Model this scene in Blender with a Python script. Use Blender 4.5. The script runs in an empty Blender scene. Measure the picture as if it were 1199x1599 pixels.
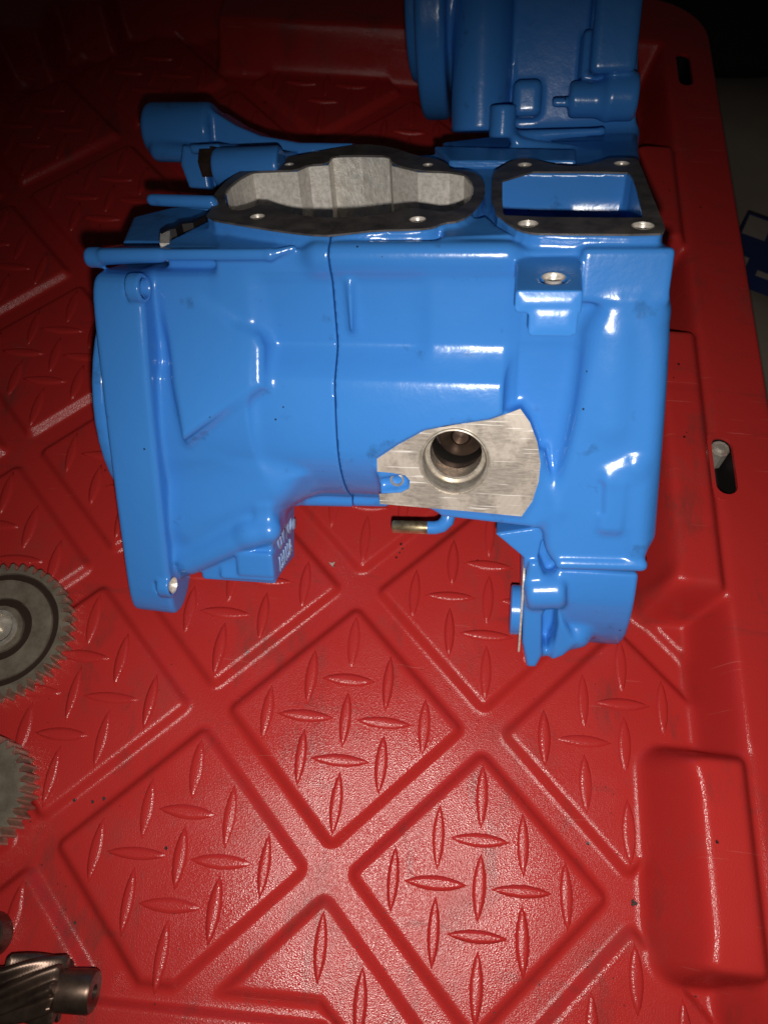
import bpy, bmesh, math, random
import numpy as np
from mathutils import Matrix, Vector, geometry

random.seed(4); np.random.seed(4)
S = bpy.context.scene
COL = S.collection
MM = 0.001

# ------------------------------------------------------------------ camera, light, exposure
CAM_H = 400.0                      # mm above the tray floor
TILT, ROLL, FOC = math.radians(25.73), math.radians(0.3256), 1155.0
fw = np.array([0, math.sin(TILT), -math.cos(TILT)])
_up = np.array([0, math.cos(TILT), math.sin(TILT)]); _rt = np.array([1.0, 0, 0])
rt = _rt * math.cos(ROLL) + _up * math.sin(ROLL)
up = -_rt * math.sin(ROLL) + _up * math.cos(ROLL)
CAM = np.array([0, 0, CAM_H])
cd = bpy.data.cameras.new('camera'); cam = bpy.data.objects.new('camera', cd); COL.objects.link(cam)
cd.sensor_fit = 'VERTICAL'; cd.sensor_height = 36; cd.sensor_width = 27; cd.lens = 36 * FOC / 1599
cd.clip_start = 0.01; cd.clip_end = 50
M = Matrix.Identity(4)
for i in range(3):
    M[i][0], M[i][1], M[i][2], M[i][3] = rt[i], up[i], -fw[i], CAM[i] * MM
cam.matrix_world = M
cd.dof.use_dof = True; cd.dof.focus_distance = 0.37; cd.dof.aperture_fstop = 11
S.camera = cam

w = bpy.data.worlds.new('World'); S.world = w; w.use_nodes = True
w.node_tree.nodes['Background'].inputs[0].default_value = (0.9, 0.85, 0.8, 1)
w.node_tree.nodes['Background'].inputs[1].default_value = 0.012

# the phone's flash, a few centimetres from its lens
ld = bpy.data.lights.new('flash', 'SPOT'); fl_o = bpy.data.objects.new('flash', ld); COL.objects.link(fl_o)
ld.energy = 7.1; ld.color = (1.0, 0.955, 0.89); ld.shadow_soft_size = 0.004
ld.spot_size = math.radians(107); ld.spot_blend = 1.0
FL = CAM + rt * 4 - up * 20 + fw * 2
aim = CAM + fw * 370 - up * 90 + rt * 34
fl_o.location = FL * MM
fl_o.rotation_euler = Vector((aim - FL)).to_track_quat('-Z', 'Y').to_euler()

S.view_settings.view_transform = 'Standard'; S.view_settings.look = 'None'
S.view_settings.exposure = 0.0; S.view_settings.gamma = 1.0
S.render.engine = 'CYCLES'
S.cycles.max_bounces = 8; S.cycles.sample_clamp_indirect = 4

# ------------------------------------------------------------------ measured frames (mm)
def ray(px, py): return fw + rt * (px - 599.5) / FOC + up * (799.5 - py) / FOC
def floor_at(px, py, z=0.0):
    d = ray(px, py); return CAM + d * ((z - CAM_H) / d[2])
def cam2w(v):
    v = np.array(v, float); v /= np.linalg.norm(v); return rt * v[0] + up * v[1] + fw * v[2]
yD = cam2w((220, 975, 1155)); xG = cam2w((1, -.048, -.15)); xG = xG - yD * (xG @ yD); xG /= np.linalg.norm(xG)
zD = np.cross(xG, yD)
T15 = math.radians(15)
yG = math.cos(T15) * yD - math.sin(T15) * zD
zG = math.cos(T15) * zD + math.sin(T15) * yD
ORI = CAM + ray(600, 385) * 318.0            # front top edge of the crankcase
RG = np.stack([xG, yG, zG])
oC = RG @ (CAM - ORI)
ND = np.array([0, -math.sin(T15), math.cos(T15)])   # deck normal in case coordinates
YD = np.array([0, math.cos(T15), math.sin(T15)])    # deck depth direction
FLN = RG @ np.array([0, 0, 1.0]); FLD = ORI[2]       # tray floor in case coordinates
def P(px, py, y=0.0):
    d = RG @ ray(px, py); return oC + d * ((y - oC[1]) / d[1])
def P2(px, py, y=0.0):
    p = P(px, py, y); return (p[0], p[2])
def PX(px, py, x):
    d = RG @ ray(px, py); return oC + d * ((x - oC[0]) / d[0])
def DK(px, py, z=0.0):
    d = RG @ ray(px, py); p = oC + d * ((z - oC @ ND) / (d @ ND)); return (p[0], p @ YD)
def chaikin(pts, n=2):
    pts = [np.array(p, float) for p in pts]
    for _ in range(n):
        o = []
        for a, b in zip(pts, pts[1:] + pts[:1]): o += [a * .75 + b * .25, a * .25 + b * .75]
        pts = o
    return [tuple(p) for p in pts]

# ------------------------------------------------------------------ materials
def new_mat(name):
    m = bpy.data.materials.new(name); m.use_nodes = True
    nt = m.node_tree; b = nt.nodes['Principled BSDF']; return m, nt, b
def N(nt, t, **kw):
    n = nt.nodes.new(t)
    for k, v in kw.items():
        if k.startswith('i_'): n.inputs[k[2:].replace('_', ' ')].default_value = v
        else: setattr(n, k, v)
    return n
def ramp(nt, fac, stops):
    r = nt.nodes.new('ShaderNodeValToRGB'); e = r.color_ramp.elements
    while len(e) < len(stops): e.new(0.5)
    for el, (p, c) in zip(e, stops): el.position = p; el.color = c if len(c) == 4 else (*c, 1)
    nt.links.new(fac, r.inputs[0]); return r
def mix(nt, fac, a, b):
    m = nt.nodes.new('ShaderNodeMix'); m.data_type = 'RGBA'
    for sock, v in ((m.inputs[0], fac), (m.inputs[6], a), (m.inputs[7], b)):
        if hasattr(v, 'is_linked'): nt.links.new(v, sock)
        else: sock.default_value = v
    return m.outputs[2]
def noise(nt, co, scale, detail=2, rough=.5):
    n = N(nt, 'ShaderNodeTexNoise'); n.inputs['Scale'].default_value = scale
    n.inputs['Detail'].default_value = detail; n.inputs['Roughness'].default_value = rough
    nt.links.new(co, n.inputs['Vector']); return n.outputs['Fac']
def bump(nt, b, h, strength, dist, prev=None):
    n = N(nt, 'ShaderNodeBump'); n.inputs['Strength'].default_value = strength; n.inputs['Distance'].default_value = dist
    nt.links.new(h, n.inputs['Height'])
    if prev: nt.links.new(prev, n.inputs['Normal'])
    nt.links.new(n.outputs[0], b.inputs['Normal']); return n.outputs[0]

def mat_blue():
    m, nt, b = new_mat('blue_paint')
    co = N(nt, 'ShaderNodeTexCoord').outputs['Object']
    base = mix(nt, noise(nt, co, 18, 3), (0.042, 0.212, 0.615, 1), (0.050, 0.232, 0.655, 1))
    # sparse dark grime: smudges and tiny specks
    sm = ramp(nt, noise(nt, co, 55, 5, .62), [(0.63, (0, 0, 0)), (0.76, (1, 1, 1))])
    v = N(nt, 'ShaderNodeTexVoronoi'); v.inputs['Scale'].default_value = 110; nt.links.new(co, v.inputs['Vector'])
    sp = ramp(nt, v.outputs['Distance'], [(0.045, (1, 1, 1)), (0.07, (0, 0, 0))])
    gate = ramp(nt, noise(nt, co, 37, 1), [(0.60, (0, 0, 0)), (0.62, (1, 1, 1))])
    mul = N(nt, 'ShaderNodeMath', operation='MULTIPLY'); nt.links.new(sp.outputs[0], mul.inputs[0]); nt.links.new(gate.outputs[0], mul.inputs[1])
    h = N(nt, 'ShaderNodeMath', operation='MULTIPLY'); nt.links.new(sm.outputs[0], h.inputs[0]); h.inputs[1].default_value = .5
    a = N(nt, 'ShaderNodeMath', operation='MAXIMUM'); nt.links.new(mul.outputs[0], a.inputs[0]); nt.links.new(h.outputs[0], a.inputs[1])
    c = mix(nt, a.outputs[0], base, (0.02, 0.03, 0.05, 1))
    nt.links.new(c, b.inputs['Base Color'])
    rr = ramp(nt, noise(nt, co, 30, 4), [(0.3, (.17,) * 3), (0.7, (.27,) * 3)]); nt.links.new(rr.outputs[0], b.inputs['Roughness'])
    p1 = bump(nt, b, noise(nt, co, 110, 4), .16, .0014)
    bump(nt, b, noise(nt, co, 620, 2), .09, .0004, p1)
    return m
def mat_red():
    m, nt, b = new_mat('red_plastic')
    co = N(nt, 'ShaderNodeTexCoord').outputs['Object']
    base = mix(nt, noise(nt, co, 9, 3), (0.37, 0.019, 0.018, 1), (0.435, 0.026, 0.023, 1))
    dust = ramp(nt, noise(nt, co, 22, 6, .65), [(0.55, (0, 0, 0)), (0.78, (1, 1, 1))])
    dm = N(nt, 'ShaderNodeMath', operation='MULTIPLY'); nt.links.new(dust.outputs[0], dm.inputs[0]); dm.inputs[1].default_value = .38
    c = mix(nt, dm.outputs[0], base, (0.14, 0.055, 0.045, 1))
    # streaky scuffs
    mp = N(nt, 'ShaderNodeMapping'); mp.inputs['Scale'].default_value = (14, 70, 20); mp.inputs['Rotation'].default_value = (0, 0, .9)
    nt.links.new(co, mp.inputs['Vector'])
    sc = ramp(nt, noise(nt, mp.outputs[0], 1.0, 5, .7), [(0.60, (0, 0, 0)), (0.72, (1, 1, 1))])
    sm = N(nt, 'ShaderNodeMath', operation='MULTIPLY'); nt.links.new(sc.outputs[0], sm.inputs[0]); sm.inputs[1].default_value = .38
    c = mix(nt, sm.outputs[0], c, (0.12, 0.03, 0.026, 1))
    # sooty smears
    m4 = N(nt, 'ShaderNodeMapping'); m4.inputs['Scale'].default_value = (34, 12, 20); m4.inputs['Rotation'].default_value = (0, 0, .5); nt.links.new(co, m4.inputs['Vector'])
    so = ramp(nt, noise(nt, m4.outputs[0], 1.0, 7, .72), [(0.55, (0, 0, 0)), (0.72, (1, 1, 1))])
    s4 = N(nt, 'ShaderNodeMath', operation='MULTIPLY'); nt.links.new(so.outputs[0], s4.inputs[0]); s4.inputs[1].default_value = .6
    c = mix(nt, s4.outputs[0], c, (0.07, 0.035, 0.03, 1))
    # fine pale scratches
    m5 = N(nt, 'ShaderNodeMapping'); m5.inputs['Scale'].default_value = (20, 900, 20); m5.inputs['Rotation'].default_value = (0, 0, -.6); nt.links.new(co, m5.inputs['Vector'])
    s5 = ramp(nt, noise(nt, m5.outputs[0], 1.0, 2, .5), [(0.72, (0, 0, 0)), (0.75, (.35, .35, .35))])
    c = mix(nt, s5.outputs[0], c, (0.55, 0.16, 0.13, 1))
    v = N(nt, 'ShaderNodeTexVoronoi'); v.inputs['Scale'].default_value = 75; nt.links.new(co, v.inputs['Vector'])
    sp = ramp(nt, v.outputs['Distance'], [(0.05, (1, 1, 1)), (0.075, (0, 0, 0))])
    gate = ramp(nt, noise(nt, co, 31, 1), [(0.58, (0, 0, 0)), (0.60, (1, 1, 1))])
    mul = N(nt, 'ShaderNodeMath', operation='MULTIPLY'); nt.links.new(sp.outputs[0], mul.inputs[0]); nt.links.new(gate.outputs[0], mul.inputs[1])
    c = mix(nt, mul.outputs[0], c, (0.02, 0.01, 0.01, 1))
    nt.links.new(c, b.inputs['Base Color'])
    rr = ramp(nt, noise(nt, co, 26, 4), [(0.3, (.19,) * 3), (0.7, (.33,) * 3)]); nt.links.new(rr.outputs[0], b.inputs['Roughness'])
    b.inputs['Specular IOR Level'].default_value = .36
    # moulded grain
    g = N(nt, 'ShaderNodeTexVoronoi'); g.inputs['Scale'].default_value = 1700; nt.links.new(co, g.inputs['Vector'])
    p1 = bump(nt, b, g.outputs['Distance'], .33, .00032)
    bump(nt, b, noise(nt, co, 45, 2), .05, .0014, p1)
    return m
def mat_metal(name, col, col2, rough, metallic, nscale=160, bstr=.2, stretch=(1, 1, 1)):
    m, nt, b = new_mat(name)
    co = N(nt, 'ShaderNodeTexCoord').outputs['Object']
    mp = N(nt, 'ShaderNodeMapping'); mp.inputs['Scale'].default_value = stretch; nt.links.new(co, mp.inputs['Vector'])
    n1 = noise(nt, mp.outputs[0], nscale, 5, .65)
    r = ramp(nt, n1, [(0.32, (*col2, 1)), (0.62, (*col, 1))]); nt.links.new(r.outputs[0], b.inputs['Base Color'])
    b.inputs['Metallic'].default_value = metallic
    rr = ramp(nt, noise(nt, co, nscale * .6, 4), [(0.3, (rough * .75,) * 3), (0.7, (rough * 1.25,) * 3)]); nt.links.new(rr.outputs[0], b.inputs['Roughness'])
    bump(nt, b, n1, bstr, .0005)
    return m
def mat_plain(name, col, rough=.5, metallic=0.0, var=.25, nscale=120):
    m, nt, b = new_mat(name)
    co = N(nt, 'ShaderNodeTexCoord').outputs['Object']
    c2 = tuple(x * (1 - var) for x in col)
    c = mix(nt, noise(nt, co, nscale, 4, .6), (*c2, 1), (*col, 1)); nt.links.new(c, b.inputs['Base Color'])
    b.inputs['Roughness'].default_value = rough; b.inputs['Metallic'].default_value = metallic
    bump(nt, b, noise(nt, co, nscale * 3, 3), .15, .0003)
    return m
BLUE = mat_blue(); RED = mat_red()
ALU = mat_metal('cast_aluminium', (.90, .85, .78), (.62, .57, .51), .45, .2, 420, .5)
MACH = mat_metal('machined_aluminium', (.86, .79, .71), (.55, .50, .44), .36, .4, 260, .5, (1.0, 1, 2.4))
def mat_pad():
    m, nt, b = new_mat('milled_pad')
    co = N(nt, 'ShaderNodeTexCoord').outputs['Object']
    cen = P(708, 717, -5) - np.array([0.0, 40.0, -165.0])
    mp = N(nt, 'ShaderNodeMapping'); mp.vector_type = 'POINT'; mp.inputs['Location'].default_value = [-float(x) * MM for x in cen]; nt.links.new(co, mp.inputs['Vector'])
    wv = N(nt, 'ShaderNodeTexWave', wave_type='RINGS', rings_direction='SPHERICAL'); wv.inputs['Scale'].default_value = 110; wv.inputs['Distortion'].default_value = 5.0; wv.inputs['Detail'].default_value = 3
    nt.links.new(mp.outputs[0], wv.inputs['Vector'])
    m2 = N(nt, 'ShaderNodeMapping'); m2.inputs['Scale'].default_value = (260, 100, 1500); m2.inputs['Rotation'].default_value = (0, .5, 0); nt.links.new(co, m2.inputs['Vector'])
    scr = ramp(nt, noise(nt, m2.outputs[0], 1.0, 3, .6), [(.30, (.30, .26, .225)), (.70, (.52, .46, .40))])
    pat = ramp(nt, noise(nt, co, 60, 5, .65), [(.46, (0, 0, 0)), (.60, (1, 1, 1))])
    c = mix(nt, pat.outputs[0], scr.outputs[0], (.64, .565, .49, 1))
    wr = ramp(nt, wv.outputs['Fac'], [(.4, (.0,) * 3), (1, (.12,) * 3)])
    c = mix(nt, wr.outputs[0], c, (.36, .32, .29, 1))
    m3 = N(nt, 'ShaderNodeMapping'); m3.inputs['Scale'].default_value = (40, 100, 1100); m3.inputs['Rotation'].default_value = (0, -.25, 0); nt.links.new(co, m3.inputs['Vector'])
    s3 = ramp(nt, noise(nt, m3.outputs[0], 1.0, 2, .5), [(.63, (0, 0, 0)), (.68, (1, 1, 1))])
    c = mix(nt, s3.outputs[0], c, (.9, .85, .8, 1))
    nt.links.new(c, b.inputs['Base Color']); b.inputs['Metallic'].default_value = .45; b.inputs['Roughness'].default_value = .42
    bump(nt, b, scr.outputs[0], .25, .0002); return m
PADM = mat_pad()
GLINT = mat_metal('bright_milled_aluminium', (.97, .93, .86), (.74, .68, .60), .42, .5, 210, .9, (2.0, 1, 1))
STEEL = mat_metal('gear_steel', (.47, .39, .30), (.29, .235, .175), .31, .7, 120, .05)
BORE = mat_metal('bearing_steel', (.66, .61, .54), (.42, .36, .29), .27, .6, 200, .1)
DSTEEL = mat_metal('oiled_steel', (.13, .085, .062), (.055, .035, .027), .34, .75, 90, .08)
BRASS = mat_metal('plated_steel', (.66, .55, .34), (.22, .15, .08), .34, .85, 160, .25)
GASK = mat_metal('gasket_residue', (.125, .112, .108), (.050, .045, .047), .46, .1, 80, .3)
GROOVE_DARK = mat_plain('groove_dark', (.035, .02, .015), .35)  # dark brown for the rings in the gear grooves
BLACK = mat_plain('shade_and_seam_black', (.012, .008, .009), .5)  # black standing for the shade inside the rim slots; also the seam line
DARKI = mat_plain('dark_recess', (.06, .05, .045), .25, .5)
CLOTH = mat_plain('drop_cloth', (.20, .16, .125), .9, 0, .5, 14)
CARD_B = mat_plain('blue_print', (.010, .018, .07), .4); CARD_W = mat_plain('white_print', (.20, .165, .14), .5)
GROUND = mat_plain('dark_concrete', (.03, .028, .026), .9, 0, .4, 10)

# ------------------------------------------------------------------ object helpers
def tag(o, label=None, cat=None, group=None, kind=None):
    if label: o['label'] = label
    if cat: o['category'] = cat
    if group: o['group'] = group
    if kind: o['kind'] = kind
    return o
def empty(name, loc, rot=None):
    e = bpy.data.objects.new(name, None); COL.objects.link(e); e.empty_display_size = .01
    m = Matrix.Translation(Vector([float(c) * MM for c in loc]))
    if rot is not None: m = m @ Matrix([[float(c) for c in r] for r in rot]).to_4x4()
    e.matrix_world = m; return e
def mesh_obj(name, verts, faces, mat, parent=None, smooth=False, off=(0, 0, 0)):
    """verts in mm"""
    me = bpy.data.meshes.new(name)
    V = (np.asarray(verts, float) - np.asarray(off, float)) * MM
    me.from_pydata(V.tolist() if len(V) < 20000 else [], [], faces if len(V) < 20000 else [])
    if len(V) >= 20000:
        F = np.asarray(faces, np.int32); nf, nv = F.shape
        me.vertices.add(len(V)); me.vertices.foreach_set('co', V.astype(np.float32).ravel())
        me.loops.add(nf * nv); me.loops.foreach_set('vertex_index', F.ravel())
        me.polygons.add(nf); me.polygons.foreach_set('loop_start', np.arange(0, nf * nv, nv, dtype=np.int32))
        me.update(calc_edges=True); me.validate()
    if smooth: me.polygons.foreach_set('use_smooth', [True] * len(me.polygons))
    me.materials.append(mat); me.update()
    o = bpy.data.objects.new(name, me); COL.objects.link(o)
    if parent: o.parent = parent
    return o
def plate(outer, holes, fr, n0, n1):
    """flat plate with holes; fr = (origin, u, v, n)"""
    loops = [list(outer)] + [list(h) for h in holes]
    tris = geometry.tessellate_polygon([[Vector((p[0], p[1], 0)) for p in l] for l in loops])
    flat = [p for l in loops for p in l]; k = len(flat)
    o, u, v, n = [np.asarray(a, float) for a in fr]
    V = [o + u * p[0] + v * p[1] + n * n1 for p in flat] + [o + u * p[0] + v * p[1] + n * n0 for p in flat]
    F = [tuple(t) for t in tris] + [tuple(i + k for i in reversed(t)) for t in tris]
    s = 0
    for l in loops:
        m = len(l)
        for i in range(m):
            a, b = s + i, s + (i + 1) % m
            F.append((a, b, b + k, a + k))
        s += m
    return V, F
def fix_normals(o):
    bm = bmesh.new(); bm.from_mesh(o.data); bmesh.ops.recalc_face_normals(bm, faces=bm.faces); bm.to_mesh(o.data); bm.free(); return o
def lathe(prof, axis_o, axis, seg=48, close=False):
    """prof: list of (r, h)"""
    o = np.asarray(axis_o, float); a = np.asarray(axis, float); a /= np.linalg.norm(a)
    t = np.array([1, 0, 0]) if abs(a[0]) < .8 else np.array([0, 0, 1.0])
    u = np.cross(a, t); u /= np.linalg.norm(u); v = np.cross(a, u)
    V, F = [], []
    for r, h in prof:
        for k in range(seg):
            q = 2 * math.pi * k / seg; V.append(o + a * h + (u * math.cos(q) + v * math.sin(q)) * r)
    for i in range(len(prof) - (0 if close else 1)):
        j = (i + 1) % len(prof)
        for k in range(seg):
            l = (k + 1) % seg; F.append((i * seg + k, i * seg + l, j * seg + l, j * seg + k))
    return V, F
def circle(cx, cy, r, n=28, ry=None):
    ry = ry or r
    return [(cx + r * math.cos(2 * math.pi * k / n), cy + ry * math.sin(2 * math.pi * k / n)) for k in range(n)]
def smooth_by_angle(o, deg=35):
    bm = bmesh.new(); bm.from_mesh(o.data); bmesh.ops.recalc_face_normals(bm, faces=bm.faces)
    for f in bm.faces: f.smooth = True
    for e in bm.edges:
        if len(e.link_faces) == 2 and e.calc_face_angle(0) > math.radians(deg): e.smooth = False
    bm.to_mesh(o.data); bm.free(); return o

# ------------------------------------------------------------------ solid modelling on a distance grid
def poly_sdf(poly, U, V):
    p = np.asarray(poly, np.float32); n = len(p)
    d = np.full(np.broadcast(U, V).shape, 1e9, np.float32); s = np.ones_like(d)
    for i in range(n):
        a, b = p[i], p[i - 1]; e = b - a
        wx, wy = U - a[0], V - a[1]
        t = np.clip((wx * e[0] + wy * e[1]) / max(e @ e, 1e-9), 0, 1)
        d = np.minimum(d, (wx - e[0] * t) ** 2 + (wy - e[1] * t) ** 2)
        c1 = V >= a[1]; c2 = V < b[1]; c3 = e[0] * wy > e[1] * wx
        fl = (c1 & c2 & c3) | (~c1 & ~c2 & ~c3); s = np.where(fl, -s, s)
    return s * np.sqrt(d)
class Solid:
    def __init__(self, lo, hi, h):
        self.lo = np.array(lo, float); self.h = h
        self.n = np.ceil((np.array(hi) - self.lo) / h).astype(int) + 1
        self.D = np.full(self.n, 30.0, np.float32)
        self.ax = [(self.lo[i] + h * np.arange(self.n[i])).astype(np.float32) for i in range(3)]
    def sub(self, lo, hi):
        sl = []
        for i in range(3):
            a = max(0, int((lo[i] - self.lo[i]) / self.h)); b = min(self.n[i], int((hi[i] - self.lo[i]) / self.h) + 2)
            if a >= b: return None
            sl.append(slice(a, b))
        return tuple(sl), self.ax[0][sl[0]][:, None, None], self.ax[1][sl[1]][None, :, None], self.ax[2][sl[2]][None, None, :]
    def apply(self, f, lo, hi, k=0.0, op='add'):
        m = k + 4
        g = self.sub(np.array(lo) - m, np.array(hi) + m)
        if g is None: return
        sl, X, Y, Z = g; d = f(X, Y, Z).astype(np.float32); A = self.D[sl]
        if op == 'add':
            if k > 0: h = np.clip(k - np.abs(A - d), 0, None) / k; self.D[sl] = np.minimum(A, d) - h * h * k * .25
            else: self.D[sl] = np.minimum(A, d)
        else:
            d = -d
            if k > 0: h = np.clip(k - np.abs(A - d), 0, None) / k; self.D[sl] = np.maximum(A, d) + h * h * k * .25
            else: self.D[sl] = np.maximum(A, d)
    def box(self, lo, hi, r=1.5, k=4, op='add'):
        lo, hi = np.minimum(lo, hi), np.maximum(lo, hi); c = (lo + hi) / 2; b = (hi - lo) / 2 - r
        def f(X, Y, Z):
            qx, qy, qz = np.abs(X - c[0]) - b[0], np.abs(Y - c[1]) - b[1], np.abs(Z - c[2]) - b[2]
            return np.sqrt(np.maximum(qx, 0) ** 2 + np.maximum(qy, 0) ** 2 + np.maximum(qz, 0) ** 2) + np.minimum(np.maximum(qx, np.maximum(qy, qz)), 0) - r
        self.apply(f, lo, hi, k, op)
    def pbox(self, a, b, c, d, y0, y1, r=2, k=3, yr=None):
        p, q = P(a, b, y0 if yr is None else yr), P(c, d, y0 if yr is None else yr)
        self.box(np.array([p[0], y0, p[2]]), np.array([q[0], y1, q[2]]), r, k)
    def cyl(self, p0, p1, r, rr=1.0, k=3, op='add'):
        p0, p1 = np.asarray(p0, float), np.asarray(p1, float); a = p1 - p0; L = np.linalg.norm(a); a = a / L; c = (p0 + p1) / 2
        def f(X, Y, Z):
            dx, dy, dz = X - c[0], Y - c[1], Z - c[2]
            h = dx * a[0] + dy * a[1] + dz * a[2]
            q = np.sqrt(np.maximum(dx * dx + dy * dy + dz * dz - h * h, 0)) - r + rr; hh = np.abs(h) - L / 2 + rr
            return np.sqrt(np.maximum(q, 0) ** 2 + np.maximum(hh, 0) ** 2) + np.minimum(np.maximum(q, hh), 0) - rr
        e = r * np.sqrt(np.maximum(0, 1 - a * a)) + .1
        self.apply(f, np.minimum(p0, p1) - e, np.maximum(p0, p1) + e, k, op)
    def cone(self, p0, p1, r0, r1, k=4, op='add'):
        """round-ended capsule with two radii"""
        p0, p1 = np.asarray(p0, float), np.asarray(p1, float); a = p1 - p0; L2 = a @ a
        def f(X, Y, Z):
            dx, dy, dz = X - p0[0], Y - p0[1], Z - p0[2]
            t = np.clip((dx * a[0] + dy * a[1] + dz * a[2]) / L2, 0, 1)
            return np.sqrt((dx - a[0] * t) ** 2 + (dy - a[1] * t) ** 2 + (dz - a[2] * t) ** 2) - (r0 + (r1 - r0) * t)
        R = max(r0, r1); self.apply(f, np.minimum(p0, p1) - R, np.maximum(p0, p1) + R, k, op)
    def bell(self, x0, x1, c0, c1, r0, r1, k=4, pw=1.0):
        """flat-ended cone along x"""
        def f(X, Y, Z):
            t = np.clip((X - x0) / (x1 - x0), 0, 1) ** pw
            q = np.sqrt((Y - (c0[0] + (c1[0] - c0[0]) * t)) ** 2 + (Z - (c0[1] + (c1[1] - c0[1]) * t)) ** 2) - (r0 + (r1 - r0) * t)
            h = np.abs(X - (x0 + x1) / 2) - (x1 - x0) / 2
            return np.maximum(q * .85, h)
        R = max(r0, r1); lo = np.array([x0, min(c0[0], c1[0]) - R, min(c0[1], c1[1]) - R]); hi = np.array([x1, max(c0[0], c1[0]) + R, max(c0[1], c1[1]) + R])
        self.apply(f, lo, hi, k)
    def prism(self, poly, fr, n0, n1, r=1.0, k=3, op='add'):
        o, u, v, n = [np.asarray(a, float) for a in fr]
        poly = np.asarray(poly, float)
        cs = np.array([o + u * p[0] + v * p[1] + n * m for p in poly for m in (n0, n1)])
        def f(X, Y, Z):
            dx, dy, dz = X - o[0], Y - o[1], Z - o[2]
            U = dx * u[0] + dy * u[1] + dz * u[2]; V = dx * v[0] + dy * v[1] + dz * v[2]; W = dx * n[0] + dy * n[1] + dz * n[2]
            if abs(u[0]) == 1 and v[0] == 0 and abs(n[1]) == 1: d = poly_sdf(poly, U[:, :1, :1] if 0 else X - o[0], (Z - o[2]) * v[2])
            elif abs(n[0]) == 1: d = poly_sdf(poly, Y - o[1], Z - o[2])
            else: d = poly_sdf(poly, U, V)
            q = d + r; hh = np.abs(W - (n0 + n1) / 2) - abs(n1 - n0) / 2 + r
            return np.sqrt(np.maximum(q, 0) ** 2 + np.maximum(hh, 0) ** 2) + np.minimum(np.maximum(q, hh), 0) - r
        self.apply(f, cs.min(0), cs.max(0), k, op)
    def half(self, n, d):
        """keep n.p + d > 0"""
        X, Y, Z = self.ax[0][:, None, None], self.ax[1][None, :, None], self.ax[2][None, None, :]
        self.D = np.maximum(self.D, -(X * np.float32(n[0]) + Y * np.float32(n[1]) + Z * np.float32(n[2]) + np.float32(d)))
    def blur(self, n=1):
        for _ in range(n):
            for a in range(3):
                D = self.D; p = np.roll(D, 1, a); q = np.roll(D, -1, a)
                self.D = (.12 * p + .76 * D + .12 * q).astype(np.float32)
    def mesh(self, D=None):
        D = self.D if D is None else D
        D = D.copy()
        for a in range(3):
            ix = [slice(None)] * 3
            for e in (0, -1): ix[a] = e; D[tuple(ix)] = np.maximum(D[tuple(ix)], .5)
        s = D < 0
        nx, ny, nz = D.shape
        cnt = np.zeros((nx - 1, ny - 1, nz - 1), np.int8)
        for a in (0, 1):
            for b in (0, 1):
                for c in (0, 1): cnt += s[a:nx - 1 + a, b:ny - 1 + b, c:nz - 1 + c]
        cells = np.argwhere((cnt > 0) & (cnt < 8)); idx = -np.ones(cnt.shape, np.int32)
        idx[cells[:, 0], cells[:, 1], cells[:, 2]] = np.arange(len(cells))
        acc = np.zeros((len(cells), 3)); num = np.zeros(len(cells))
        co = [(0, 0, 0), (1, 0, 0), (0, 1, 0), (1, 1, 0), (0, 0, 1), (1, 0, 1), (0, 1, 1), (1, 1, 1)]
        val = [D[cells[:, 0] + a, cells[:, 1] + b, cells[:, 2] + c] for a, b, c in co]
        for i in range(8):
            for j in range(i + 1, 8):
                df = [abs(co[i][m] - co[j][m]) for m in range(3)]
                if sum(df) != 1: continue
                m = (val[i] < 0) != (val[j] < 0)
                t = np.where(m, val[i] / np.where(m, val[i] - val[j], 1), 0)
                p = np.array(co[i])[None] + t[:, None] * (np.array(co[j]) - np.array(co[i]))[None]
                acc += p * m[:, None]; num += m
        V = self.lo + (cells + acc / num[:, None]) * self.h
        F = []
        for a in range(3):
            b, c = (a + 1) % 3, (a + 2) % 3
            i0 = [slice(1, -1)] * 3; i1 = [slice(1, -1)] * 3; i0[a] = slice(0, -1); i1[a] = slice(1, None)
            s0, s1 = s[tuple(i0)], s[tuple(i1)]
            off = np.ones(3, int); off[a] = 0
            for flip in (False, True):
                e = np.argwhere((s0 & ~s1) if not flip else (~s0 & s1)) + off
                if not len(e): continue
                q = []
                for db, dc in ((0, 0), (-1, 0), (-1, -1), (0, -1)):
                    z = e.copy(); z[:, b] += db; z[:, c] += dc; q.append(idx[z[:, 0], z[:, 1], z[:, 2]])
                q = np.stack(q, 1); F.append(q[:, ::-1] if flip else q)
        return V, np.concatenate(F)

XZ = (np.zeros(3), (1, 0, 0), (0, 0, 1), (0, -1, 0))       # front plane, n towards the viewer side
YZ = (np.zeros(3), (0, 1, 0), (0, 0, 1), (1, 0, 0))
DKF = (np.zeros(3), (1, 0, 0), YD, ND)                     # deck plane
def fp(pts, y=0.0): return [P2(a, b, y) for a, b in pts]
def dp(pts, z=0.0): return [DK(a, b, z) for a, b in pts]

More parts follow.
